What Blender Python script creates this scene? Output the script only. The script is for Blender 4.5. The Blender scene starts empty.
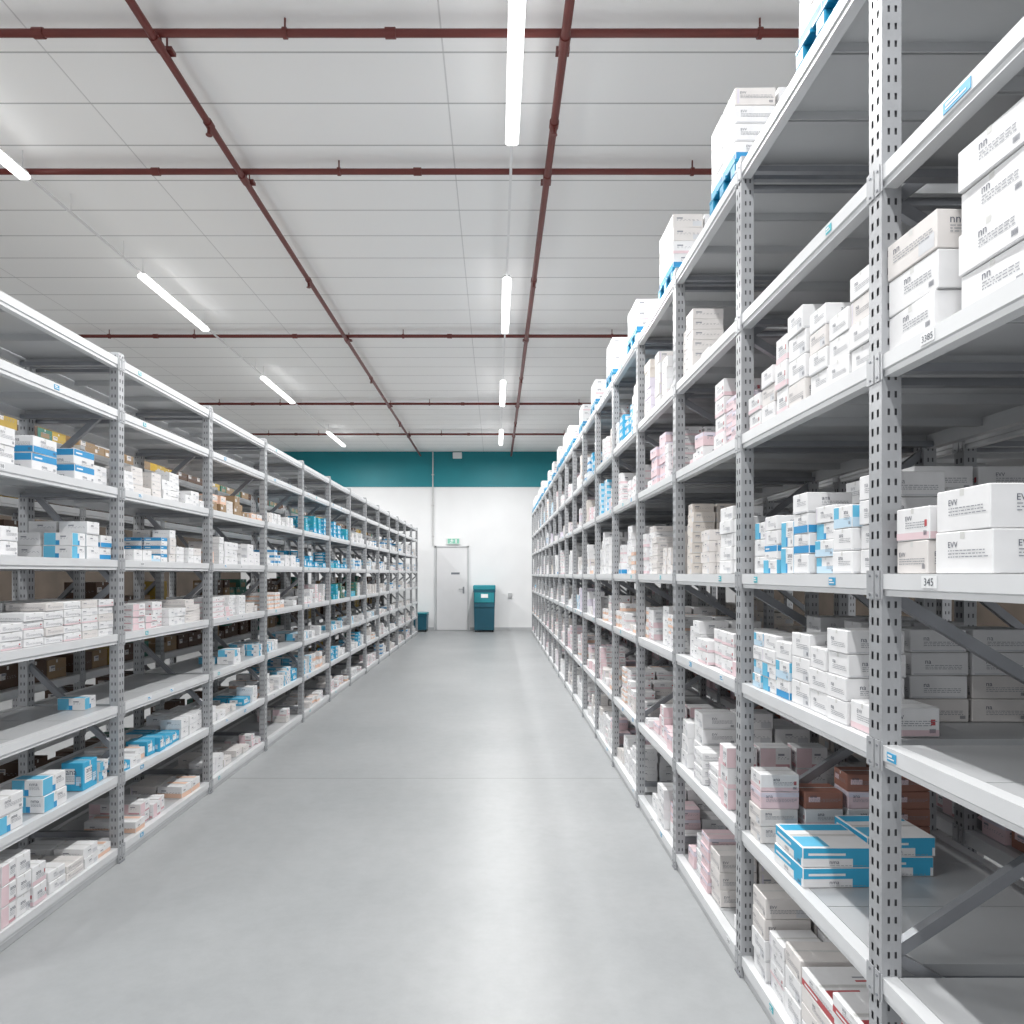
import bpy, math, random
from mathutils import Vector
random.seed(11)
scene = bpy.context.scene
COL = scene.collection
H = 1.45; F = 700.0; VX, VY = 496.0, 574.0

# ------------------------------------------------------------------ camera
cam = bpy.data.cameras.new("camera"); co = bpy.data.objects.new("camera", cam); COL.objects.link(co)
co.location = (0, 0, H); co.rotation_euler = (math.pi/2, 0, 0)
cam.sensor_width = 36; cam.lens = 36*F/1024; cam.shift_x = (512-VX)/1024; cam.shift_y = (VY-512)/1024
cam.clip_start = 0.05
scene.camera = co
try:
    scene.view_settings.view_transform = 'Standard'; scene.view_settings.look = 'None'
    scene.view_settings.exposure = 0.0
except Exception: pass

# ------------------------------------------------------------------ materials
def mat(name, col, rough=0.5, metal=0.0, noise=0.0, nscale=8.0, emit=0.0, bump=0.0):
    m = bpy.data.materials.new(name); m.use_nodes = True
    nt = m.node_tree; b = nt.nodes["Principled BSDF"]
    b.inputs["Roughness"].default_value = rough; b.inputs["Metallic"].default_value = metal
    c = (*col, 1)
    b.inputs["Base Color"].default_value = c
    if noise > 0:
        tc = nt.nodes.new("ShaderNodeTexCoord"); n = nt.nodes.new("ShaderNodeTexNoise")
        n.inputs["Scale"].default_value = nscale; n.inputs["Detail"].default_value = 4
        r = nt.nodes.new("ShaderNodeValToRGB")
        r.color_ramp.elements[0].position = .3; r.color_ramp.elements[1].position = .7
        r.color_ramp.elements[0].color = (*[max(0, v*(1-noise)) for v in col], 1)
        r.color_ramp.elements[1].color = (*[min(1, v*(1+noise*.4)) for v in col], 1)
        nt.links.new(tc.outputs["Object"], n.inputs["Vector"]); nt.links.new(n.outputs["Fac"], r.inputs["Fac"])
        nt.links.new(r.outputs["Color"], b.inputs["Base Color"])
    if emit > 0:
        b.inputs["Emission Color"].default_value = (1, 1, 1, 1); b.inputs["Emission Strength"].default_value = emit
    return m

M_STEEL = mat("galvanised_rack_steel", (.42, .43, .445), .36, .25, .14, 9)
M_BEAM = mat("white_beam_paint", (.66, .67, .68), .35, .0, .04, 6)
M_DECK = mat("grey_deck_steel", (.50, .51, .52), .40, .15, .06, 3)
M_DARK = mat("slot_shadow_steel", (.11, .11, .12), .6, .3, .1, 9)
M_BRACE = mat("galvanised_brace", (.28, .29, .31), .4, .5, .12, 12)
RACKM = [M_STEEL, M_BEAM, M_DECK, M_DARK, M_BRACE]
STEEL, BEAM, DECK, DARK, BRACE = range(5)

CM = [("white", (.78, .78, .785)), ("offwhite", (.71, .68, .66)), ("pink", (.75, .58, .61)), ("blue", (.03, .28, .56)),
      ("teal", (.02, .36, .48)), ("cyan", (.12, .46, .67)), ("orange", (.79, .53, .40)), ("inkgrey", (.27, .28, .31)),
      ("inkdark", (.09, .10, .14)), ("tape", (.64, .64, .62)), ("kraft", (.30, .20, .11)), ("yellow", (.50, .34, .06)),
      ("green", (.05, .18, .14)), ("red", (.48, .08, .09)), ("lilac", (.68, .64, .72)), ("brown", (.10, .055, .035)), ("rose", (.60,.34,.37)), ("cream", (.69,.64,.59)), ("paleblue",(.50,.66,.78)), ("palegrey",(.62,.63,.65)), ("rust",(.33,.15,.11)), ("sky",(.04,.38,.62))]
CARTM = [mat("carton_"+n, c, .55 if n not in ("tape",) else .3, 0, .06, 14) for n, c in CM]
CI = {n: i for i, (n, c) in enumerate(CM)}

# ------------------------------------------------------------------ geometry builder
class Geo:
    def __init__(s, sx=1): s.v = []; s.f = []; s.m = []; s.sx = sx
    def quad(s, p, m):
        i = len(s.v); s.v += [(a*s.sx, b, c) for a, b, c in p]
        n = len(p); idx = tuple(range(i, i+n))
        s.f.append(idx if s.sx > 0 else idx[::-1]); s.m.append(m)
    def poly(s, v, f, m):
        i = len(s.v); s.v += [(a*s.sx, b, c) for a, b, c in v]
        for q in f:
            q = tuple(i+k for k in q); s.f.append(q if s.sx > 0 else q[::-1]); s.m.append(m)
    def box(s, x0, x1, y0, y1, z0, z1, m):
        s.poly([(x0,y0,z0),(x1,y0,z0),(x1,y1,z0),(x0,y1,z0),(x0,y0,z1),(x1,y0,z1),(x1,y1,z1),(x0,y1,z1)],
               [(0,3,2,1),(4,5,6,7),(0,1,5,4),(1,2,6,5),(2,3,7,6),(3,0,4,7)], m)
    def cbox(s, x0, x1, y0, y1, z0, z1, b, m):
        """chamfered box"""
        xs=(x0,x1); ys=(y0,y1); zs=(z0,z1); V={}; vs=[]
        for i in (0,1):
            for j in (0,1):
                for k in (0,1):
                    sx=b if i==0 else -b; sy=b if j==0 else -b; sz=b if k==0 else -b
                    for ax in range(3):
                        p=[xs[i]+sx, ys[j]+sy, zs[k]+sz]
                        p[ax]=(xs[i],ys[j],zs[k])[ax]
                        V[(i,j,k,ax)]=len(vs); vs.append(tuple(p))
        cx=Vector(((x0+x1)/2,(y0+y1)/2,(z0+z1)/2)); fs=[]
        def add(keys):
            q=[V[k] for k in keys]; P=[Vector(vs[a]) for a in q]
            n=(P[1]-P[0]).cross(P[2]-P[0]); c=sum(P,Vector())/len(P)-cx
            fs.append(tuple(q) if n.dot(c)>0 else tuple(q[::-1]))
        for i in (0,1):
            add([(i,0,0,0),(i,1,0,0),(i,1,1,0),(i,0,1,0)])
            add([(0,i,0,1),(1,i,0,1),(1,i,1,1),(0,i,1,1)])
            add([(0,0,i,2),(1,0,i,2),(1,1,i,2),(0,1,i,2)])
            for j in (0,1):
                add([(i,j,0,0),(i,j,1,0),(i,j,1,1),(i,j,0,1)])
                add([(i,0,j,0),(i,1,j,0),(i,1,j,2),(i,0,j,2)])
                add([(0,i,j,1),(1,i,j,1),(1,i,j,2),(0,i,j,2)])
                for k in (0,1): add([(i,j,k,0),(i,j,k,1),(i,j,k,2)])
        s.poly(vs, fs, m)
    def bar(s, a, b, w, t, m):
        a=Vector(a); b=Vector(b); d=(b-a).normalized(); n=Vector((-d.z,0,d.x))*w/2; y=Vector((0,t/2,0))
        P=[a-n-y,a+n-y,a+n+y,a-n+y,b-n-y,b+n-y,b+n+y,b-n+y]
        s.poly([tuple(p) for p in P],[(0,1,2,3),(7,6,5,4),(0,4,5,1),(1,5,6,2),(2,6,7,3),(3,7,4,0)],m)
    def cyl(s, a, b, r, m, n=14, r2=None):
        a=Vector(a); b=Vector(b); d=(b-a).normalized(); r2=r if r2 is None else r2
        u=d.orthogonal().normalized(); w=d.cross(u); vs=[]
        for k in range(n):
            t=2*math.pi*k/n; o=u*math.cos(t)+w*math.sin(t)
            vs.append(tuple(a+o*r)); vs.append(tuple(b+o*r2))
        fs=[(2*k,2*((k+1)%n),2*((k+1)%n)+1,2*k+1) for k in range(n)]
        fs.append(tuple(2*k for k in range(n))[::-1]); fs.append(tuple(2*k+1 for k in range(n)))
        s.poly(vs,fs,m)
    def add(s, o, off=(0,0,0), rot=0.0):
        i=len(s.v); c,sn=math.cos(rot),math.sin(rot)
        s.v += [(x*c-y*sn+off[0], x*sn+y*c+off[1], z+off[2]) for x,y,z in o.v]
        s.f += [tuple(i+k for k in q) for q in o.f]; s.m += o.m
    def mesh(s, name, mats):
        me=bpy.data.meshes.new(name); me.from_pydata(s.v,[],s.f)
        for m in mats: me.materials.append(m)
        me.polygons.foreach_set("material_index", s.m); me.update(); return me

def obj(name, data, loc=(0,0,0), parent=None, rot=0.0):
    o=bpy.data.objects.new(name, data); COL.objects.link(o); o.location=loc
    if rot: o.rotation_euler=(0,0,rot)
    if parent: o.parent=parent
    return o
def thing(o, label, cat, group=None):
    o["label"]=label; o["category"]=cat
    if group: o["group"]=group
    return o
def struct(o): o["kind"]="structure"; return o

_txt={}
def text_polys(t):
    if t in _txt: return _txt[t]
    c=bpy.data.curves.new("t","FONT"); c.body=t; c.size=1; c.align_x='LEFT'; c.resolution_u=2
    o=bpy.data.objects.new("t",c); COL.objects.link(o); bpy.context.view_layer.update()
    dg=bpy.context.evaluated_depsgraph_get(); me=bpy.data.meshes.new_from_object(o.evaluated_get(dg))
    v=[(p.co.x,p.co.y) for p in me.vertices]; f=[tuple(p.vertices) for p in me.polygons]
    x0=min(a for a,b in v); x1=max(a for a,b in v); y0=min(b for a,b in v); y1=max(b for a,b in v)
    v=[((a-x0)/(x1-x0),(b-y0)/(y1-y0)) for a,b in v]
    ff=[]
    for q in f:
        ar=sum(v[q[k]][0]*v[q[(k+1)%len(q)]][1]-v[q[(k+1)%len(q)]][0]*v[q[k]][1] for k in range(len(q)))
        ff.append(q if ar>0 else q[::-1])
    bpy.data.objects.remove(o); bpy.data.meshes.remove(me)
    _txt[t]=(v,ff,(x1-x0)/(y1-y0)); return _txt[t]

# ------------------------------------------------------------------ ROOM
ZC=4.61; YW=18.1; XL=-6.6; XR=6.6; YB=-1.5
mf=bpy.data.materials.new("polished_concrete"); mf.use_nodes=True; nt=mf.node_tree; b=nt.nodes["Principled BSDF"]
tc=nt.nodes.new("ShaderNodeTexCoord")
n1=nt.nodes.new("ShaderNodeTexNoise"); n1.inputs["Scale"].default_value=.7; n1.inputs["Detail"].default_value=5; n1.inputs["Roughness"].default_value=.55
n2=nt.nodes.new("ShaderNodeTexNoise"); n2.inputs["Scale"].default_value=11; n2.inputs["Detail"].default_value=6; n2.inputs["Roughness"].default_value=.7
r1=nt.nodes.new("ShaderNodeValToRGB"); r1.color_ramp.elements[0].position=.22; r1.color_ramp.elements[1].position=.78
r1.color_ramp.elements[0].color=(.31,.323,.33,1); r1.color_ramp.elements[1].color=(.42,.43,.435,1)
r2=nt.nodes.new("ShaderNodeValToRGB"); r2.color_ramp.elements[0].position=.25; r2.color_ramp.elements[1].position=.75
r2.color_ramp.elements[0].color=(.87,.87,.87,1); r2.color_ramp.elements[1].color=(1,1,1,1)
mx=nt.nodes.new("ShaderNodeMixRGB"); mx.blend_type='MULTIPLY'; mx.inputs[0].default_value=1
nt.links.new(tc.outputs["Object"],n1.inputs["Vector"]); nt.links.new(tc.outputs["Object"],n2.inputs["Vector"])
nt.links.new(n1.outputs["Fac"],r1.inputs["Fac"]); nt.links.new(n2.outputs["Fac"],r2.inputs["Fac"])
nt.links.new(r1.outputs["Color"],mx.inputs[1]); nt.links.new(r2.outputs["Color"],mx.inputs[2])
sp=nt.nodes.new("ShaderNodeSeparateXYZ"); nt.links.new(tc.outputs["Object"],sp.inputs[0])
def linemask(nt,sock,period,offset,width,amp=1.0):
    a=nt.nodes.new("ShaderNodeMath"); a.operation='ADD'; a.inputs[1].default_value=-offset+1000*period+period/2; nt.links.new(sock,a.inputs[0])
    m=nt.nodes.new("ShaderNodeMath"); m.operation='MODULO'; m.inputs[1].default_value=period; nt.links.new(a.outputs[0],m.inputs[0])
    s=nt.nodes.new("ShaderNodeMath"); s.operation='SUBTRACT'; s.inputs[1].default_value=period/2; nt.links.new(m.outputs[0],s.inputs[0])
    ab=nt.nodes.new("ShaderNodeMath"); ab.operation='ABSOLUTE'; nt.links.new(s.outputs[0],ab.inputs[0])
    l=nt.nodes.new("ShaderNodeMath"); l.operation='LESS_THAN'; l.inputs[1].default_value=width/2; nt.links.new(ab.outputs[0],l.inputs[0])
    mu=nt.nodes.new("ShaderNodeMath"); mu.operation='MULTIPLY'; mu.inputs[1].default_value=amp; nt.links.new(l.outputs[0],mu.inputs[0])
    return mu.outputs[0]
lm=linemask(nt,sp.outputs["Y"],60.0,4.97,.014,.8)
mj=nt.nodes.new("ShaderNodeMixRGB"); mj.inputs[2].default_value=(.18,.18,.18,1)
nt.links.new(lm,mj.inputs[0]); nt.links.new(mx.outputs[0],mj.inputs[1]); nt.links.new(mj.outputs[0],b.inputs["Base Color"])
b.inputs["Roughness"].default_value=.38
g=Geo(); g.box(XL,XR,YB,YW,-.1,0,0); struct(obj("floor",g.mesh("floor",[mf])))

mc=bpy.data.materials.new("ceiling_panels"); mc.use_nodes=True; nt=mc.node_tree; b=nt.nodes["Principled BSDF"]; b.inputs["Roughness"].default_value=.8
b.inputs["Specular IOR Level"].default_value=.1
tc=nt.nodes.new("ShaderNodeTexCoord"); sp=nt.nodes.new("ShaderNodeSeparateXYZ"); nt.links.new(tc.outputs["Object"],sp.inputs[0])
a1=linemask(nt,sp.outputs["Y"],.46,.1,.013,.9); a2=linemask(nt,sp.outputs["X"],2.4,-.32,.010,.5)
mxx=nt.nodes.new("ShaderNodeMath"); mxx.operation='MAXIMUM'; nt.links.new(a1,mxx.inputs[0]); nt.links.new(a2,mxx.inputs[1])
nz=nt.nodes.new("ShaderNodeTexNoise"); nz.inputs["Scale"].default_value=.6; nt.links.new(tc.outputs["Object"],nz.inputs["Vector"])
cr=nt.nodes.new("ShaderNodeValToRGB"); cr.color_ramp.elements[0].color=(.90,.90,.895,1); cr.color_ramp.elements[1].color=(.93,.93,.925,1)
nt.links.new(nz.outputs["Fac"],cr.inputs["Fac"])
mj=nt.nodes.new("ShaderNodeMixRGB"); mj.inputs[2].default_value=(.45,.45,.45,1)
nt.links.new(mxx.outputs[0],mj.inputs[0]); nt.links.new(cr.outputs[0],mj.inputs[1]); nt.links.new(mj.outputs[0],b.inputs["Base Color"])
g=Geo(); g.box(XL,XR,YB,YW,ZC,ZC+.1,0); struct(obj("ceiling",g.mesh("ceiling",[mc])))
M_WALL=mat("white_wall_paint",(.87,.875,.88),.6,0,.02,2)
M_WDARK=mat("dimmed_side_wall",(.085,.065,.05),.8,0,.5,1.3)  # dimness behind the racks put into the lower wall colour
M_TEAL=mat("teal_wall_paint",(.002,.225,.27),.5,0,.05,3)
g=Geo(); g.box(XL-.15,XR+.15,YW,YW+.15,-.1,ZC+.1,0); struct(obj("wall_back",g.mesh("wall_back",[M_WALL])))
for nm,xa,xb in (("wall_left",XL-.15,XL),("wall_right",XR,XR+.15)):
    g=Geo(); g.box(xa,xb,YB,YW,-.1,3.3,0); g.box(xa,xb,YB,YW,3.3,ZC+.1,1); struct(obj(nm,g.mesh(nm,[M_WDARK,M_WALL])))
g=Geo(); g.box(XL,XR,YW-.02,YW,H+87*YW/F,ZC,0); struct(obj("trim_1",g.mesh("teal_band",[M_TEAL])))
M_GREYT=mat("grey_trim",(.5,.51,.52),.5,0,.05,5)
def wx(px): return (px-VX)*YW/F
def wz(py): return H+(VY-py)*YW/F
g=Geo(); g.cyl((wx(433),YW-.04,wz(546)),(wx(433),YW-.04,ZC),.016,0)
for zz in (2.4,3.2,4.0): g.box(wx(433)-.03,wx(433)+.03,YW-.045,YW,zz,zz+.03,0)
struct(obj("trim_2",g.mesh("conduit",[mat("pale_conduit",(.62,.62,.62),.4,0,.05,5)])))
g=Geo(); g.box(XL,wx(434),YW-.015,YW,0,.07,0); g.box(wx(470),XR,YW-.015,YW,0,.07,0); struct(obj("baseboard_back",g.mesh("baseboard",[M_GREYT])))
dx0,dx1,dz1=wx(435),wx(469),wz(546)
g=Geo(); fr=.04
g.box(dx0-.0,dx0+fr,YW-.05,YW,0,dz1,0); g.box(dx1-fr,dx1,YW-.05,YW,0,dz1,0); g.box(dx0,dx1,YW-.05,YW,dz1-fr,dz1,0)
door=struct(obj("door_1",g.mesh("door_frame",[mat("door_frame_grey",(.58,.59,.60),.5,0,.04,4)])))
g=Geo(); g.cbox(dx0+fr+.004,dx1-fr-.004,YW-.035,YW-.002,.008,dz1-fr-.004,.004,0)
leaf=obj("door_leaf",g.mesh("door_leaf",[mat("door_leaf_paint",(.78,.78,.79),.5,0,.03,3)]),parent=door)
g=Geo(); hx=dx1-.14; g.box(hx-.02,hx+.02,YW-.045,YW-.035,.95,1.12,0); g.cyl((hx,YW-.09,1.06),(hx,YW-.035,1.06),.009,0); g.cyl((hx+.01,YW-.085,1.06),(hx-.12,YW-.085,1.06),.009,0)
obj("handle",g.mesh("door_handle",[M_BRACE]),parent=door)
g=Geo(); g.box((dx0+dx1)/2-.02,(dx0+dx1)/2+.20,YW-.04,YW-.035,1.44,1.49,0)
obj("door_sign",g.mesh("door_sign",[mat("door_sign_ink",(.2,.22,.25),.5,0,.1,5)]),parent=door)
g=Geo(); ex0,ex1,ez0,ez1=wx(447),wx(460),wz(544.5),wz(538)
g.cbox(ex0,ex1,YW-.06,YW,ez0,ez1,.004,0)
yy=YW-.0615
g.quad([(ex0+.02,yy,ez0+.02),(ex1-.02,yy,ez0+.02),(ex1-.02,yy,ez1-.02),(ex0+.02,yy,ez1-.02)],1)
yy-=.001; cx=(ex0+ex1)/2-.04; cz=(ez0+ez1)/2
for (a,b2,c,d) in ((-.012,.012,.04,.06),(-.02,.02,-.01,.035),(-.05,-.02,.01,.025),(.02,.05,.0,.015),(-.05,-.01,-.045,-.025),(.0,.015,-.06,-.01),(.09,.13,-.05,.05)):
    g.quad([(cx+a,yy,cz+c),(cx+b2,yy,cz+c),(cx+b2,yy,cz+d),(cx+a,yy,cz+d)],0)
thing(obj("exit_sign",g.mesh("exit_sign",[mat("sign_white",(.8,.85,.82),.5,0,.02,5),mat("sign_green",(.25,.6,.46),.5,0,.05,5)])),"small green and white running man exit sign above the door","sign")
g=Geo(); g.cbox(wx(453),wx(462),YW-.12,YW-.02,wz(459),wz(453),.01,0); thing(obj("wall_speaker",g.mesh("wall_speaker",[M_WALL])),"small white speaker box on teal wall band","speaker")  # small white speaker, gives no light
g=Geo(); g.cbox(wx(508),wx(512),YW-.04,YW,wz(598),wz(593),.006,0); thing(obj("wall_socket",g.mesh("wall_socket",[M_GREYT])),"small grey socket box on the white wall","socket")

# teal bins
M_BIN=mat("teal_bin_plastic",(.01,.10,.15),.4,0,.08,6); M_BINL=mat("teal_lid_plastic",(.015,.25,.30),.35,0,.06,6); M_BLK=mat("black_rubber",(.03,.03,.03),.6,0,.1,8)
def bin_(x0,x1,y0,y1,h,tall,label):
    e=thing(obj("waste_bin",None,((x0+x1)/2,(y0+y1)/2,0)),label,"bin"); w=(x1-x0)/2; d=(y1-y0)/2
    g=Geo()
    t=.93; hb=h*.88; z0=.05
    vs=[(-w*t,-d*t,z0),(w*t,-d*t,z0),(w*t,d*t,z0),(-w*t,d*t,z0),(-w,-d,hb),(w,-d,hb),(w,d,hb),(-w,d,hb)]
    g.poly(vs,[(0,3,2,1),(4,5,6,7),(0,1,5,4),(1,2,6,5),(2,3,7,6),(3,0,4,7)],0)
    g.cbox(-w-.01,w+.01,-d-.01,d+.01,hb-.05,hb,.006,0)
    if tall: g.cbox(-w*.96,w*.96,-d*.97-.02,-d*.9,h*.52,h*.6,.006,0)
    obj("bin_body",g.mesh("bin_body",[M_BIN]),parent=e)
    g=Geo(); g.cbox(-w-.015,w+.015,-d-.02,d+.015,hb,h-.02,.02,0); g.cyl((-w*.7,d+.02,h-.04),(w*.7,d+.02,h-.04),.02,0)
    if tall: g.cbox(-w*.93,w*.93,-d*1.0-.012,-d+.02,h*.62,hb-.06,.006,0)
    obj("bin_lid",g.mesh("bin_lid",[M_BINL]),parent=e)
    if tall:
        g=Geo(); g.box(-w*.3,w*.35,-d-.018,-d-.013,h*.72,h*.80,0); obj("bin_label",g.mesh("bin_label",[M_WALL]),parent=e)
    for sx in (-1,1):
        g=Geo(); g.cyl((sx*w*.8-.02,d*.6,.06),(sx*w*.8+.02,d*.6,.06),.06,0,16); g.cyl((sx*w*.8-.02,-d*.6,.035),(sx*w*.8+.02,-d*.6,.035),.035,0,16)
        obj("wheel",g.mesh("wheel",[M_BLK]),parent=e)
bin_(wx(474)+.01,wx(495),YW-.65,YW-.12,1.19,True,"tall dark teal plastic bin with lid and white label")
bin_(wx(416),wx(429),YW-.6,YW-.12,.5,False,"low dark teal plastic bin beside the door")

# ------------------------------------------------------------------ ceiling pipes and lamps
M_PIPE=mat("maroon_pipe_paint",(.155,.032,.026),.4,.1,.12,7)
PZ=H+3.075
LATY=(3.98,5.35,9.05,12.65,15.4)
def lat_pipe(y,zoff=0):
    g=Geo(); z=PZ+zoff; g.cyl((XL+.02,y,z),(XR-.02,y,z),.022,0,14)
    for x in (-5,-3.9,-1.2,1.5,3.5):
        g.cyl((x,y,z),(x,y,ZC),.006,0,8); g.cyl((x-.012,y,z),(x+.012,y,z),.030,0,14)
    for x in (-4.4,-2.6,-.6,2.4): g.cyl((x-.03,y,z),(x+.03,y,z),.029,0,14)
    thing(obj("sprinkler_pipe",g.mesh("cross_pipe",[M_PIPE])),"thin maroon sprinkler pipe hung across the ceiling","pipe","ceiling sprinkler pipes")
for y in LATY: lat_pipe(y)
def lon_pipe(x,r):
    g=Geo(); z=PZ-.055; g.cyl((x,YB+.1,z),(x,YW-.25,z),r,0,16)
    for y in LATY:
        g.cyl((x,y,z-.01),(x,y,z+.03),.024,0,12); g.cyl((x,y-.05,z),(x,y+.05,z),r+.006,0,16)
        g.cyl((x,y+.12,z),(x,y+.12,ZC),.006,0,8); g.box(x-.04,x+.04,y+.09,y+.15,z+.03,z+.05,0)
    for y in (4.7,7.2,10.8,14):
        g.cyl((x,y,z-.07),(x,y,z),.012,0,10); g.cyl((x,y,z-.075),(x,y,z-.07),.022,0,10)
        g.cyl((x,y-.03,z),(x,y+.03,z),r+.006,0,16)
    thing(obj("sprinkler_pipe",g.mesh("long_pipe",[M_PIPE])),"maroon sprinkler main running along the aisle ceiling","pipe","ceiling sprinkler pipes")
lon_pipe(-.638*(PZ-.055-H),.023); lon_pipe(.129*(PZ-.055-H),.026)
M_TUBE=mat("glowing_diffuser",(1,1,1),.4,emit=3.0); M_HOUS=mat("lamp_housing_white",(.75,.75,.75),.4,0,.03,5)
LZ=H+2.985
gh=Geo(); gh.cbox(-.03,.03,0,1.55,.008,.028,.004,0)
for y in (.03,1.52): gh.cyl((0,y,.028),(0,y,ZC-LZ),.004,0,8)
mh=gh.mesh("lamp_housing",[M_HOUS]); gt=Geo(); gt.cbox(-.045,.045,-.005,1.555,-.035,.008,.014,0); mt=gt.mesh("lamp_diffuser",[M_TUBE])
def power_light(name,loc,sx,sy,p,parent=None):
    l=bpy.data.lights.new(name,'AREA'); l.shape='RECTANGLE'; l.size=sx; l.size_y=sy; l.energy=p; l.color=(1,.997,.99)
    o=bpy.data.objects.new(name,l); COL.objects.link(o); o.location=loc
    if parent: o.parent=parent
    return o
for X,P,ys in ((-3.53,106,(-.4,3.70,6.97,10.6,14.7)),(.11,104,(-.45,3.28,7.05,10.8,14.5)),(3.8,66,(-.45,3.28,7.05,10.8,14.5))):  # rightmost row hangs unseen behind the rack, added for its light
    for a,b2 in zip(ys,ys[1:]):
        g=Geo(); g.box(-.010,.010,0,b2-a-1.575,0,.014,0)
        for y in (.55,b2-a-1.9): g.cyl((0,y,.014),(0,y,ZC-LZ-.01),.003,0,8)
        thing(obj("lighting_conduit",g.mesh("lighting_conduit",[M_HOUS]),(X,a+1.565,LZ+.01)),"thin white conduit linking the strip lamps","conduit","lamp conduits")
    for y in ys:
        e=thing(obj("strip_lamp",None,(X,y,LZ)),"long glowing white LED strip lamp hung below ceiling","ceiling lamp","ceiling strip lamps")
        obj("lamp_housing",mh,parent=e); obj("lamp_diffuser",mt,parent=e)
        power_light("lamp_light",(0,.77,-.05),.08,1.5,P,parent=e)

# ------------------------------------------------------------------ RACKS
PW=.054; PD=.045
def perf(g,axis,const,a0,a1,z0,z1,cols,pitch,hw,hh,flip):
    edges=[a0]
    for c in cols: edges+= [c-hw/2,c+hw/2]
    edges.append(a1)
    def q(u0,u1,w0,w1):
        if axis=='x': P=[(const,u0,w0),(const,u1,w0),(const,u1,w1),(const,u0,w1)]
        else: P=[(u0,const,w0),(u1,const,w0),(u1,const,w1),(u0,const,w1)]
        g.quad(P[::-1] if flip else P, STEEL)
    for i in range(0,len(edges)-1,2): q(edges[i],edges[i+1],z0,z1)
    n=int((z1-z0)/pitch)
    for i in range(1,len(edges)-1,2):
        z=z0
        for k in range(n):
            zc=z0+(k+.5)*pitch; q(edges[i],edges[i+1],z,zc-hh/2); z=zc+hh/2
        q(edges[i],edges[i+1],z,z1)
def post_geo(sx,h):
    g=Geo(sx)
    perf(g,'x',0,0,PW,0,h,[.016,.039],.040,.009,.018,True)
    perf(g,'x',PD,0,PW,0,h,[.028],.040,.009,.018,False)
    perf(g,'y',0,0,PD,0,h,[.016,.032],.040,.0055,.015,False)
    perf(g,'y',PW,0,PD,0,h,[.016,.032],.040,.0055,.015,True)
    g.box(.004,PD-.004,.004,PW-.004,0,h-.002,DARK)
    g.quad([(0,0,h),(PD,0,h),(PD,PW,h),(0,PW,h)],STEEL)
    g.box(-.006,PD+.02,.001,PW-.001,0,.006,BRACE)
    return g
BH=.050
def beam_geo(sx,L,kick=False):
    g=Geo(sx); h=BH
    prof=[(0,0),(0,-.034),(.005,-.037),(.005,-h),(.036,-h),(.036,0)]
    n=len(prof); vs=[(x,0,z) for x,z in prof]+[(x,L,z) for x,z in prof]
    fs=[(k,(k+1)%n,n+(k+1)%n,n+k) for k in range(n)]
    g.poly(vs,fs,BEAM)
    g.poly(vs,[tuple(range(n))[::-1],tuple(range(n,2*n))],BEAM)
    for y0,y1 in ((-PW+.005,-PW/2-.003),(-PW/2+.003,.006),(L-.006,L-.001)):
        g.box(-.003,-.0005,y0,y1,-.058,.008,STEEL)
        if y1<L-.01:
            for z in (-.048,-.004): g.cyl((-.005,(y0+y1)/2,z),(-.002,(y0+y1)/2,z),.0035,BRACE,8)
    if kick: g.box(.008,.014,0,L-.001,-.078,-h,DECK)
    return g
def deck_geo(sx,L,D):
    g=Geo(sx); n=3; w=L/n
    for k in range(n):
        g.box(.038,D-.038,k*w+.0015,(k+1)*w-.0015,-.004,-.0005,DECK)
        g.box(.04,D-.04,k*w+.004,k*w+.008,-.03,-.004,DECK); g.box(.04,D-.04,(k+1)*w-.008,(k+1)*w-.004,-.03,-.004,DECK)
    for y in (.02,L-.045): g.box(.038,D-.038,y,y+.025,-.05,-.031,BRACE)
    return g
def brace_list(levels,D,H2):
    out=[((PD-.01,PW/2,.14),(D-PD+.01,PW/2,.14))]
    zs=[z for z in [.20,.62,1.02,1.45,1.92,2.36,2.82] if z<H2-.05]
    fa=PD-.01; ra=D-PD+.01
    for i in range(len(zs)-1):
        a,b2=zs[i],zs[i+1]
        if i%2==0: out.append(((ra,PW/2,a),(fa,PW/2,b2-.05)))
        else: out.append(((fa,PW/2,a-.05),(ra,PW/2,b2-.03)))
    out.append(((PD-.01,PW/2,H2-.06),(D-PD+.01,PW/2,H2-.06)))
    return out
def brace_geo(sx,a,b2):
    g=Geo(sx); g.bar(a,b2,.028,.022,BRACE); return g

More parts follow.
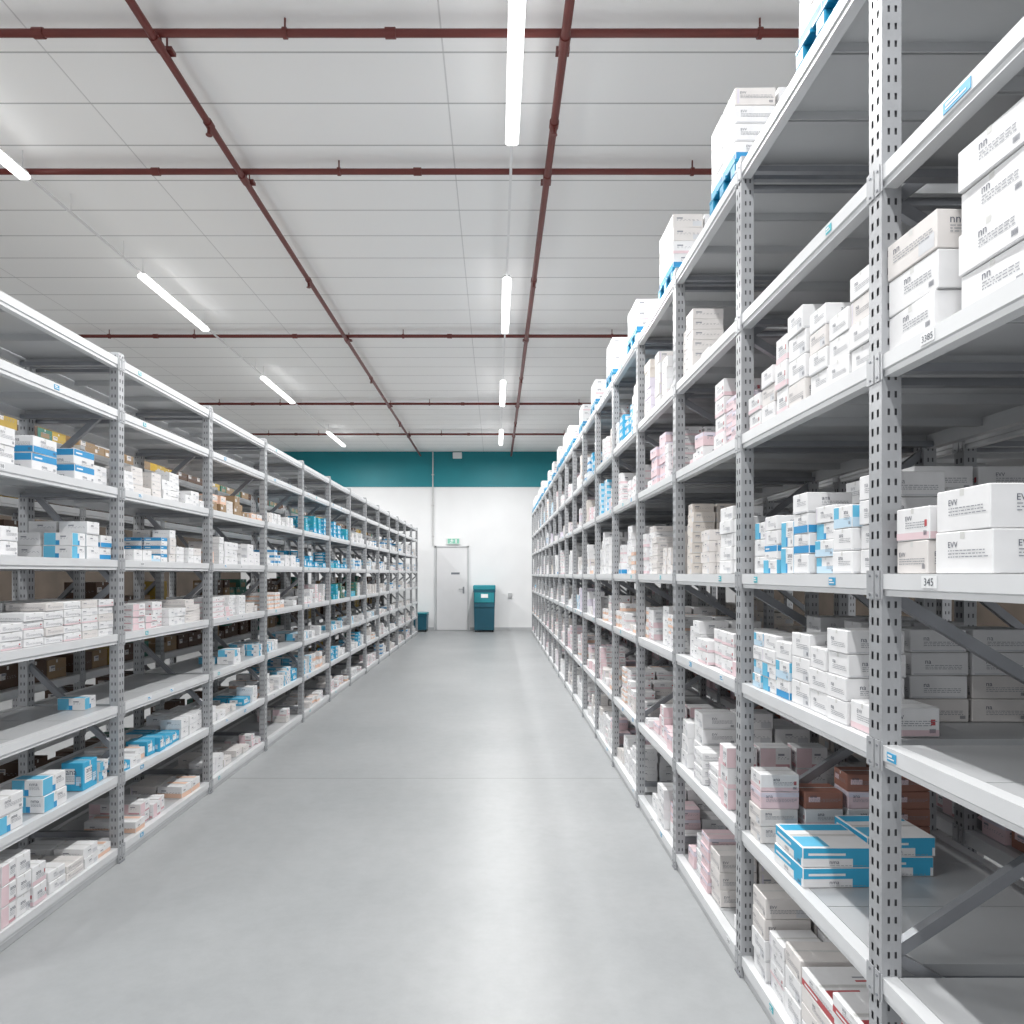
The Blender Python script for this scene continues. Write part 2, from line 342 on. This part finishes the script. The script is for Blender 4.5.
LM=[mat("label_white",(.78,.79,.80),.4,0,.02,5),mat("label_blue",(.05,.35,.60),.4,0,.04,5),mat("label_ink",(.04,.05,.07),.5,0,.04,5),mat("label_teal",(.05,.45,.52),.4,0,.04,5)]
def label_mesh(sx,kind,txt=None,w=.05,h=.03):
    g=Geo(1)
    bg={'white':0,'blue':1,'teal':3}[kind]
    def q(u0,u1,v0,v1,m,xx):
        if sx>0: g.quad([(-xx,-u0,v0),(-xx,-u1,v0),(-xx,-u1,v1),(-xx,-u0,v1)],m)
        else: g.quad([(xx,u0,v0),(xx,u1,v0),(xx,u1,v1),(xx,u0,v1)],m)
    if sx>0: g.box(-.0012,0,-w/2,w/2,0,h,bg)
    else: g.box(0,.0012,-w/2,w/2,0,h,bg)
    if txt:
        v,f,asp=text_polys(txt); th=h*.62; tw=min(th*asp,w*.85)
        P=[]
        for a,b3 in v:
            u=-tw/2+a*tw; z=h*.2+b3*th
            P.append((-.0018,-u,z) if sx>0 else (.0018,u,z))
        g.poly(P,[q2 for q2 in f],2 if bg==0 else 0)
    else:
        ink=0 if bg else 1
        q(-w*.4,w*.1,h*.55,h*.8,ink,.0018); q(-w*.4,w*.35,h*.25,h*.4,ink,.0018)
    return g.mesh("shelf_label",LM)

LABELS={s:[label_mesh(s,'blue',None,.035,.020),label_mesh(s,'teal',None,.03,.020),label_mesh(s,'white',None,.045,.024),
           label_mesh(s,'white',"338",.040,.022)] for s in (1,-1)}
T345={1:label_mesh(1,'white',"345",.050,.025)}
T338={1:label_mesh(1,'white',"3385",.044,.022)}
TBIG={1:label_mesh(1,'blue',None,.08,.022)}

def rack_row(s,xf,D,y0,bay,n,levels,H2,detail_y,labels,rowlabel,group):
    L=bay-PW
    pm=post_geo(s,H2); bm=beam_geo(s,L); bk=beam_geo(s,L,True); dk=deck_geo(s,L,D)
    brs=[brace_geo(s,a,b2) for a,b2 in brace_list(levels,D,H2)]
    rb=Geo(s); rb.box(0,.034,0,L-.001,-.05,0,BEAM)
    P_m=pm.mesh("upright_post",RACKM); B_m=bm.mesh("shelf_beam",RACKM); K_m=bk.mesh("base_beam",RACKM); D_m=dk.mesh("shelf_deck",RACKM)
    R_m=rb.mesh("rear_beam",RACKM); BR=[g.mesh("diagonal_brace",RACKM) for g in brs]
    merged={}
    def frame_merged(g,yo):
        g.add(pm,(0,yo,0)); g.add(pm,(s*(D-PD),yo,0))
        for b3 in brs: g.add(b3,(0,yo,0))
    for end in (False,True):
        g=Geo(); frame_merged(g,0)
        for i,z in enumerate(levels):
            g.add(bk if i==0 else bm,(0,PW,z)); g.add(rb,(s*(D-.034),PW,z)); g.add(dk,(0,PW,z))
        if end: frame_merged(g,bay)
        merged[end]=g
    MM={k:v.mesh("storage_rack_bay",RACKM) for k,v in merged.items()}
    for k in range(n):
        y=y0+k*bay; last=(k==n-1)
        if y>detail_y:
            o=obj("storage_rack",MM[last],(xf*s,y,0)); thing(o,rowlabel,"storage rack",group); continue
        e=obj("storage_rack",None,(xf*s,y,0)); thing(e,rowlabel,"storage rack",group)
        obj("upright_post",P_m,(0,0,0),e); obj("upright_post",P_m,(s*(D-PD),0,0),e)
        for b3 in BR: obj("diagonal_brace",b3,(0,0,0),e)
        for i,z in enumerate(levels):
            bo=obj("shelf_beam",K_m if i==0 else B_m,(0,PW,z),e)
            obj("rear_beam",R_m,(s*(D-.034),PW,z),e); obj("shelf_deck",D_m,(0,PW,z),e)
            if labels is not None:
                sp=labels.get((k,i))
                if sp:
                    for (me,yy) in sp: obj("shelf_label",me,(-.0003*s,yy,-.029),bo)
                else:
                    for t in range(random.choice((0,1,1,2))):
                        obj("shelf_label",random.choice(LABELS[s][:4]),(-.0003*s,.08+random.random()*.2+t*.38,-.028),bo)

LVR=[.08,.53,1.06,1.45,1.95,2.38,2.92]; LVL=[.08,.44,.79,1.15,1.52,1.88,2.27,2.53]
RXF,RD,RY0,RB=.88,.70,1.597-.915,.915
LXF,LD,LY0,LB=1.888,.50,2.39,1.11
NR,NL=18,13
labR={(0,3):[(T345[1],.685)],(0,4):[(T338[1],.69)],(0,5):[(TBIG[1],.60)],(0,2):[(LABELS[1][0],.82)],(1,3):[(LABELS[1][0],.18),(LABELS[1][1],.72)]}
rack_row(1,RXF,RD,RY0,RB,NR,LVR,2.95,9.0,labR,"light grey perforated steel shelving bay stocked with cartons","aisle shelving bays")
rack_row(-1,LXF,LD,LY0,LB,NL,LVL,2.56,9.5,{},"light grey perforated steel shelving bay stocked with cartons","aisle shelving bays")
BRX,BRD=RXF+RD+.10,.55; BLX,BLD=LXF+LD+.35,.45
rack_row(1,BRX,BRD,RY0,RB,15,LVR[:6],2.4,-5,None,"grey steel shelving bay backing onto the aisle rack","rear shelving bays")
rack_row(-1,BLX,BLD,LY0,LB,13,LVL[:7],2.3,-5,None,"grey steel shelving bay standing behind the aisle rack","rear shelving bays")

# ------------------------------------------------------------------ CARTONS
BASE={'white':'white','bluebase':'white','bluetop':'white','blue':'sky','tealc':'teal','pink':'pink','orange':'white','kraft':'kraft',
          'rededge':'white','cyan':'white','yellow':'yellow','green':'green','offw':'offwhite','lilac':'lilac','pinkw':'white','brown':'brown','orangefull':'orange','bluewide':'white','plain':'white','rose':'white','cream':'cream','paleb':'white','rust':'rust'}
def carton(dx,dy,h,style,hi=True,title="ana"):
    g=Geo(); base=BASE[style]
    B=CI[base]; X,Y=dx/2,dy/2; bv=.002
    if hi: g.cbox(-X,X,-Y,Y,0,h,bv,B)
    else: g.box(-X,X,-Y,Y,0,h,B)
    def P(face,u,v,o):
        if face=='x-': return (-X-o, Y-u*dy, v*h)
        if face=='x+': return (X+o, -Y+u*dy, v*h)
        if face=='y-': return (-X+u*dx, -Y-o, v*h)
        if face=='y+': return (X-u*dx, Y+o, v*h)
        return (-X+u*dx, -Y+v*dy, h+o)
    def R(face,u0,u1,v0,v1,m,lay=1):
        o=.0003*lay; g.quad([P(face,u0,v0,o),P(face,u1,v0,o),P(face,u1,v1,o),P(face,u0,v1,o)],CI[m])
    def T(face,t,u0,v0,hh,m,lay=2):
        v,f,asp=text_polys(t); W={'x-':dy,'x+':dy,'y-':dx,'y+':dx,'z':dx}[face]; Hh=h if face!='z' else dy
        uw=min(hh*Hh*asp/W,.5)
        g.poly([P(face,u0+a*uw,v0+b3*hh,.0003*lay) for a,b3 in v],f,CI[m])
    e=.012; sides=['x-','y-','x+','y+']
    rnd=random.Random(round(dx*1000)*7+round(dy*1000)*13+round(h*1000)*3+len(style))
    left=rnd.uniform(.08,.4); tv=rnd.uniform(.5,.66)
    for F_ in sides:
        vis=F_!='y+'
        if style=='bluebase': R(F_,e,1-e,.03,.40,'blue')
        if style=='bluetop': R(F_,e,1-e,.56,.97,'blue'); R(F_,.1,.4,.70,.8,'white',2)
        if style=='bluewide': R(F_,e,1-e,.45,.97,'sky'); R(F_,.08,.6,.6,.72,'white',2); R(F_,.7,.95,.03,.45,'sky')
        if style=='cyan': R(F_,e,.42,.03,.97,'cyan'); R(F_,.42,.55,.03,.4,'blue')
        if style=='paleb': R(F_,e,1-e,.03,.45,'paleblue'); R(F_,e,.3,.45,.97,'cyan')
        if style=='orange': R(F_,e,1-e,.03,.42,'orange')
        if style=='orangefull': R(F_,.12,.88,.3,.85,'offwhite')
        if style=='pink': R(F_,e,1-e,.7,.97,'lilac')
        if style=='rose': R(F_,e,.5,.03,.97,'pink'); R(F_,.5,.95,.05,.2,'rose')
        if style=='pinkw': R(F_,e,1-e,.03,.24,'pink'); R(F_,.86,.93,.4,.6,'red')
        if style=='rededge': R(F_,e,1-e,.03,.4,'red'); R(F_,.1,.5,.14,.26,'white',2)
        if style=='blue': R(F_,.12,.62,.25,.8,'white'); R(F_,.68,.9,.2,.5,'paleblue')
        if style=='tealc': R(F_,.1,.7,.2,.6,'cyan'); R(F_,.12,.5,.7,.82,'white',1)
        if style in('kraft','yellow','brown','rust'): R(F_,.1,.4,.4,.7,'offwhite' if style!='rust' else 'pink')
        if style=='green': R(F_,.2,.8,.3,.7,'kraft')
        if style in('white','offw','cream','plain'):
            k=rnd.random()
            if k<.35: R(F_,.04,.96,.04,.10,'palegrey')
            elif k<.6: R(F_,.66,.96,.08,.46,'palegrey')
            elif k<.75: R(F_,.05,.10,.1,.9,'lilac')
        if vis:
            if style in('bluetop','bluewide'): t0=.18
            elif style in('bluebase','rededge'): t0=.66
            else: t0=tv
            l0=.58 if style in('cyan','rose','paleb') else left
            if hi: T(F_,title,l0,t0,.14,'white' if style=='tealc' else ('inkgrey' if style=='plain' else 'inkdark'),3)
            else: R(F_,l0,l0+.2,t0,t0+.10,'inkgrey',3)
            for r in range(3 if hi else 2):
                u=l0; vv=t0-.06-.075*r
                if vv<.06: break
                while u<.88:
                    w=rnd.uniform(.02,.08)
                    R(F_,u,u+w,vv-.024,vv,'inkgrey',3)
                    u+=w+.016
                    if not hi: 
                        u+=.05
            if hi and rnd.random()<.6:
                for k in range(6): R(F_,.84+k*.016,.848+k*.016,.14,.28,'inkdark',3)
    R('z',.02,.98,.46,.54,'tape'); R('z',.02,.98,.497,.503,'inkgrey',2)
    if style in('bluetop','blue','cyan'): R('z',.03,.97,.05,.4,'cyan')
    if style=='bluewide': R('z',.03,.97,.70,.95,'sky'); R('z',.03,.4,.05,.44,'cyan')
    if style=='rededge': R('z',.05,.45,.08,.4,'red'); R('z',.5,.9,.60,.64,'red'); R('z',.5,.8,.70,.73,'inkgrey')
    if style=='orange': R('z',.1,.9,.6,.9,'orange')
    if style not in('bluetop','bluewide'):
        for F_ in ('x-','x+'): R(F_,.46,.54,.82,.985,'tape',1)
    return g
DESC={'white':"white cardboard carton with small dark print",'plain':"plain white cardboard carton with faint print",'bluebase':"white carton with blue lower band",'bluetop':"white carton with blue upper band",
 'blue':"sky blue carton with white label",'tealc':"teal carton with cyan panel",'pink':"pale pink carton with lilac band",'orange':"white carton with peach lower band",'rose':"white carton with pink side panel",
 'kraft':"brown kraft carton with label",'rededge':"flat white carton with dark red band",'cyan':"white carton with cyan and blue corner",'yellow':"ochre yellow carton with label",'rust':"reddish brown carton with pink label",
 'green':"dark green carton with brown panel",'offw':"off-white cardboard carton with dark print",'lilac':"pale lilac carton with dark print",'pinkw':"white carton with pink band and red mark",
 'brown':"dark brown carton with label",'orangefull':"peach carton with off-white panel",'bluewide':"wide flat white carton with blue upper half",'cream':"cream cardboard carton with dark print",'paleb':"white carton with pale blue lower half"}
SIZES={'T':(.17,.125,.034),'S':(.13,.10,.058),'M':(.155,.115,.070),'N':(.18,.14,.078),'A':(.22,.185,.120),'W':(.13,.16,.070),'B':(.21,.20,.058),'G':(.26,.2,.13),'C':(.10,.075,.046),'Q':(.12,.085,.080),
 'D':(.14,.11,.046),'E':(.12,.14,.052),'F':(.10,.12,.13),'P':(.24,.20,.05),'U':(.19,.16,.082),'V':(.20,.17,.080),'R':(.15,.105,.060),'L':(.15,.14,.066)}
TITLE={'T':"nnn",'S':"ana",'M':"EVV",'N':"EVV",'A':"ana",'W':"nma",'B':"nma",'G':"mna",'C':"na",'Q':"ana",'D':"nm",'E':"EV",'F':"ana",'P':"ana",'U':"EVV",'V':"nn",'R':"na",'L':"EVV"}
_hi={};_lo={}
def T_hi(sz,st):
    k=(sz,st)
    if k not in _hi: _hi[k]=carton(*SIZES[sz],st,True,TITLE[sz]).mesh("carton_"+sz+st,CARTM)
    return _hi[k]
def T_lo(sz,st):
    k=(sz,st)
    if k not in _lo: _lo[k]=carton(*SIZES[sz],st,False)
    return _lo[k]
placed=[]
def inframe(x,y,z):
    if y<.6: return False
    px=VX+F*x/y; py=VY-F*(z-H)/y
    return -60<px<1084 and -60<py<1084
def put(x,y,z,rot,sz,st,pen=1.0):
    if not inframe(x,y,z): return
    w=SIZES[sz]; size=(w[0]+w[1]+w[2])
    placed.append((y*pen/size**.5,x,y,z,rot,sz,st))
def stack(s,xf,y,z,sz,st,n,rows=1,off=.02,mixed=None,pen=1.0,maxd=9,loose=True):
    dx,dy,h=SIZES[sz]; xo=off
    for r in range(rows):
        if xo+dx>maxd: break
        nn=n if r==0 or not loose else max(1,n+random.choice((-1,0,0)))
        zz=z+.0008
        for k in range(nn):
            stt=st if not mixed else random.choice(mixed)
            top=(k==nn-1 and random.random()<.3)
            j=random.uniform(-1,1)*math.radians(5 if top and dx<.17 else 1.5)
            put(s*(xf+xo+dx/2+random.uniform(-.003,.004)),y+dy/2,zz,j,sz,stt,pen*(1+.5*r))
            zz+=h+.0012
        xo+=dx+.014
    return dy+.009
WPAL=['white']*4+['plain']*2+['offw']*3+['pinkw']*3+['lilac','pink','bluebase','white','paleb','rose','cream','orange']
def fill(s,xf,D,y0,y1,z,clear,pal,dens=.9,maxfrac=.8,rows=2,sizes='SSMMTCQDE',pen=1.0,off0=.015):
    y=y0
    while y<y1-.08:
        if random.random()>dens: y+=random.uniform(.05,.16); continue
        sz=random.choice(sizes); dx,dy,h=SIZES[sz]
        if y+dy>y1:
            sz='C'; dx,dy,h=SIZES[sz]
            if y+dy>y1: break
        st=random.choice(pal); mx=int(clear*maxfrac/(h+.001))
        if mx<1: y+=.05; continue
        n=random.randint(max(1,mx//2),mx)
        mixed=[st,st,random.choice(pal)] if random.random()<.4 else None
        for c in range(random.choice((1,1,2,3))):
            if y+dy>y1: break
            y+=stack(s,xf,y,z,sz,st,max(1,min(mx,n+random.choice((-2,-1,0,0)))),rows,off0+random.uniform(0,.04),mixed,pen,D-.02)
def clr(lv,i,top=.42): return (lv[i+1]-lv[i]-.07) if i+1<len(lv) else top

R=RXF
# --- right bay nearest camera
stack(1,R,1.425,1.95,'V','white',3,2,.015,['white','offw','white'],1,.68,False)
stack(1,R,1.205,1.95,'V','white',4,2,.03,['white','white','plain'],1,.68,False)
stack(1,R,1.45,1.45,'M','pinkw',2,1,.015,['pinkw','offw']); stack(1,R,1.45,1.45,'M','offw',2,2,.185,['offw','white'],1,.68)
stack(1,R,1.27,1.45,'U','white',2,2,.02,['white','white','pinkw'],1,.68,False); stack(1,R,1.09,1.45,'U','white',3,2,.03,['white','plain'],1,.68,False)
# --- right bay 1
for yy,sz,n,st in ((1.665,'R',4,'white'),(1.78,'R',3,'white'),(1.895,'S',4,'plain'),(2.03,'M',4,'white'),(2.155,'Q',3,'pinkw'),(2.26,'S',3,'white'),(2.38,'S',2,'pinkw')):
    stack(1,R,yy,1.95,sz,st,n,3,.015,[st,st,'offw'],1,.68)
y=1.665
for st,n,sz,mx_ in (('white',4,'R',['white','plain','white']),('plain',3,'S',['white','paleb','white']),('white',4,'D',['white','cyan','paleb','white']),('white',4,'S',['bluebase','white','white']),('white',2,'Q',['white','cyan']),('white',4,'D',['cyan','white','bluetop','white']),('paleb',3,'S',['bluetop','white','cyan'])):
    y+=stack(1,R,y,1.45,sz,st,n,1,.015+random.random()*.03,mx_)+(.012 if sz in 'DQ' else 0)
y=1.72
for n in (3,4,3,4,3): y+=stack(1,R,y,1.45,'M','white',n,2,.225,['white','plain','offw','pinkw'],1,.66)
y=1.67
for st,n,sz,rw,mx_ in (('pinkw',1,'M',1,None),('white',4,'R',1,None),('white',3,'R',1,None),('plain',3,'M',1,None),('white',3,'S',1,['white','paleb','bluebase']),('white',4,'D',1,['white','cyan']),('white',4,'C',1,['paleb','white'])):
    y+=stack(1,R,y,1.06,sz,st,n,rw,.02,mx_)
for r in range(5): stack(1,R,1.84+r*.127,1.06,'R','plain' if r<2 else 'white',4 if r%2==0 else 3,3,.21,['plain','offw','white'],1,.68,False)
stack(1,R,2.05,.53,'B','bluewide',2,1,.015); stack(1,R,2.13,.53,'B','bluewide',2,1,.245)
for q in range(4): stack(1,R,2.385,.53,'S','pinkw',4-(q==1),1,.02+q*.15,['pinkw','pink','rust','rust'] if q else ['pinkw','pink','offw'])
stack(1,R,1.67,.08,'P','rededge',5,2,.02,None,1,.68,False); stack(1,R,1.88,.08,'P','rededge',4,2,.03,['rededge','white','rededge','offw'],1,.68,False)
stack(1,R,2.09,.08,'M','white',3,3,.03,['plain','white','offw'],1,.68); stack(1,R,2.215,.08,'D','white',4,3,.03,['white','pinkw'],1,.68); stack(1,R,2.34,.08,'M','plain',4,3,.02,['plain','offw'],1,.68)
# --- right bays beyond
for k in range(2,NR):
    ya=RY0+k*RB+PW+.008; yb=RY0+(k+1)*RB-.006
    for i,z in enumerate(LVR[:6]):
        c=clr(LVR,i); pal=WPAL
        if i==0 : pal=['pinkw','pink','white','offw','white','plain','white']
        if i==1: pal=['pinkw','pink','white','rose','offw','pinkw','orange']
        if i==2 and k<4: pal=['orange','rose','pinkw','orange','white','orangefull','white']
        if i==2 and 3<k<6: pal=['white','pinkw','orange','offw']
        if i==4 and k<5: pal=['white','pink','pinkw','rose','pinkw']
        if i==3 and k==2: pal=['cream','offw','cream','white']
        if i==3 and k==3: pal=['white','offw','pinkw']
        if i==5 and k in(4,6): pal=['blue','bluebase','white']
        sz='SSMMTCQDE' if k<6 else 'SMMDN' if k<10 else 'MNN'
        if i==5 and k==2: fill(1,R,RD,ya+.5,yb,z,c,['white','offw'],.7,.6,1,sz); continue
        fill(1,R,RD,ya,yb,z,c,pal,.86 if k<7 else .93,(.66 if i<2 else .85),3 if (k<4 and i<2) else 2 if k<7 else 1, sz)
# --- right top shelf pallets with cartons
M_PAL=mat("blue_pallet_plastic",(.01,.25,.43),.45,0,.06,8)
gp=Geo()
for i in range(3): gp.cbox(-.16,.16,-.16+i*.108,-.16+i*.108+.098,.055,.07,.003,0)
for x in (-.14,0,.14):
    gp.cbox(x-.02,x+.02,-.16,.154,.0,.012,.002,0)
    for yy in (-.16,-.03,.10): gp.cbox(x-.02,x+.02,yy,yy+.05,.012,.055,.003,0)
mp=gp.mesh("plastic_pallet",[M_PAL])
for k in range(1,NR):
    for c in ((0,) if k<5 else (0,1)):
        ya=RY0+k*RB+(.16 if k==1 else .08)+c*.42
        if c and random.random()<.35: continue
        p=obj("plastic_pallet",mp,(R+.165,ya+.16,2.9205)); thing(p,"small blue plastic pallet under cartons on top shelf","pallet","pallets on the top shelf")
        z=2.9205+.0705; yo=ya+.01
        n=6 if k==1 else 4 if k<4 else random.choice((2,3,3,4))
        for q in range(n):
            st='bluebase' if q==0 else None
            for dy_ in (0,.15):
                for dx_ in (.01,.17):
                    put(R+dx_+.075,yo+dy_+.07,z+.0008,random.uniform(-.02,.02),'L',st or random.choice(['white','white','plain','offw','pinkw']),1.0+(.5 if dx_>.1 else 0))
            z+=.0672
# --- back rack right
for k in range(1,15):
    ya=RY0+k*RB+.078; yb=RY0+(k+1)*RB-.012
    for i,z in enumerate(LVR[:6]):
        fill(1,BRX,BRD,ya,yb,z,clr(LVR,i),(['rust','pink','cream','rose','rust'] if i<2 else ['offw','pink','cream','plain'] if i==2 else ['offw','kraft','orangefull','brown','green']),.95,.85,1,'MNN',2.6,.04)

# --- left bays
Lx=LXF
stack(-1,Lx,2.66,1.88,'M','white',2,2,.02,None,1,.48)
stack(-1,Lx,2.88,1.88,'W','bluetop',2,2,.02,['bluetop','bluebase'],1,.48); stack(-1,Lx,3.18,1.88,'W','bluetop',2,1,.03); stack(-1,Lx,3.36,1.88,'D','white',2,1,.04)
stack(-1,Lx,2.60,1.52,'S','bluetop',3,1,.03); stack(-1,Lx,2.71,1.52,'S','white',2,1,.03)
stack(-1,Lx,3.17,1.52,'S','cyan',2,2,.03,['cyan','white'],1,.48); stack(-1,Lx,3.28,1.52,'S','white',3,2,.03,None,1,.48); stack(-1,Lx,3.39,1.52,'S','white',2,2,.03,['bluebase','white'],1,.48)
y=2.56
for n in (3,4,4,5,5,5,5):
    y+=stack(-1,Lx,y,1.15,'T','plain' if y<2.9 else 'white',n-(y<2.75),2,.02,['white','plain','offw','pinkw'],1,.48,False)
stack(-1,Lx,3.385,.79,'S','cyan',1,1,.10); stack(-1,Lx,2.56,.79,'D','white',1,1,.02)
stack(-1,Lx,2.66,.44,'W','cyan',2,1,.015,['cyan','white']); stack(-1,Lx,2.95,.44,'W','blue',2,1,.02,['blue','cyan']); stack(-1,Lx,3.25,.44,'F','blue',1,1,.03); stack(-1,Lx,3.40,.44,'C','cyan',2,1,.04)
y=2.50
for st,n in (('pinkw',3),('pink',3),('rose',3),('white',3),('pinkw',2)):
    y+=stack(-1,Lx,y,.08,'Q',st,n,3,.015,None,1,.48)
y=2.99
for st,n,sz in (('white',2,'D'),('offw',2,'T'),('plain',2,'D'),('orange',1,'D')): y+=stack(-1,Lx,y,.08,sz,st,n,2,.02,None,1,.48)
palL={0:['white','pinkw','orange','offw','rose'],1:['white','cyan','orange','blue','white','offw'],2:['white','cyan'],3:['white','offw','pinkw','white','rose'],4:['white','paleb','bluetop','white','offw'],5:['white','offw','plain','bluetop','white']}
for k in range(1,NL):
    ya=LY0+k*LB+PW+.008; yb=LY0+(k+1)*LB-.006
    for i,z in enumerate(LVL[:6]):
        c=clr(LVL,i); d=.86; mf_=.68; pal=palL[i]
        if i==2:
            if k<2: continue
            d=.12 if k<4 else .35 if k<6 else .6; mf_=.4
        if i==0: d=.6
        if i==1 and k<3: mf_=.5; d=.8
        if i==5 and k==1: d=.8; mf_=.6; pal=['white','plain','offw']
        if i==5 and k==2: pal=['orangefull','kraft','offw','orange']
        if i==4 and k in(2,): pal=['orange','orangefull','white']
        if i==3 and k in(3,): pal=['orange','white']
        if i in(4,5) and k in(4,5): pal=['blue','tealc','blue']
        if i==3 and k in(5,6): pal=['tealc','green','white']
        if k>7: pal=['white','white','bluetop','offw','pinkw']
        szs='SSMTCDEQ' if k<6 else 'SMD' if k<9 else 'MN'
        if i==3 and k in(1,2): szs='TTTD'
        fill(-1,Lx,LD,ya,yb,z,c,pal,d,mf_,2 if k<5 else 1,szs)
for k in range(0,13):
    ya=LY0+k*LB+.078; yb=LY0+(k+1)*LB-.012
    for i,z in enumerate(LVL[:7]):
        fill(-1,BLX,BLD,ya,yb,z,clr(LVL[:7],i,.3),['kraft','brown','brown','yellow','green','brown','brown'],.93,.9,1,'NAG',2.6,.04)  # rear stock, packed dense and dark brown to give darkness behind the rack

placed.sort(key=lambda t:t[0])
print("cartons",len(placed))
rest=Geo()
for i,(key,x,y,z,rot,sz,st) in enumerate(placed):
    if i<330:
        o=obj("carton",T_hi(sz,st),(x,y,z),None,rot)
        thing(o,DESC[st]+" on a steel shelf","box","cartons on the shelves")
    else: rest.add(T_lo(sz,st),(x,y,z),rot)
o=obj("carton_stock",rest.mesh("carton_stock",CARTM)); thing(o,"many small white, pink and blue cartons stacked along the shelves","boxes"); o["kind"]="stuff"

# ------------------------------------------------------------------ world
w=bpy.data.worlds.new("world"); scene.world=w; w.use_nodes=True
bg=w.node_tree.nodes["Background"]; bg.inputs[0].default_value=(.95,.97,1,1); bg.inputs[1].default_value=.75
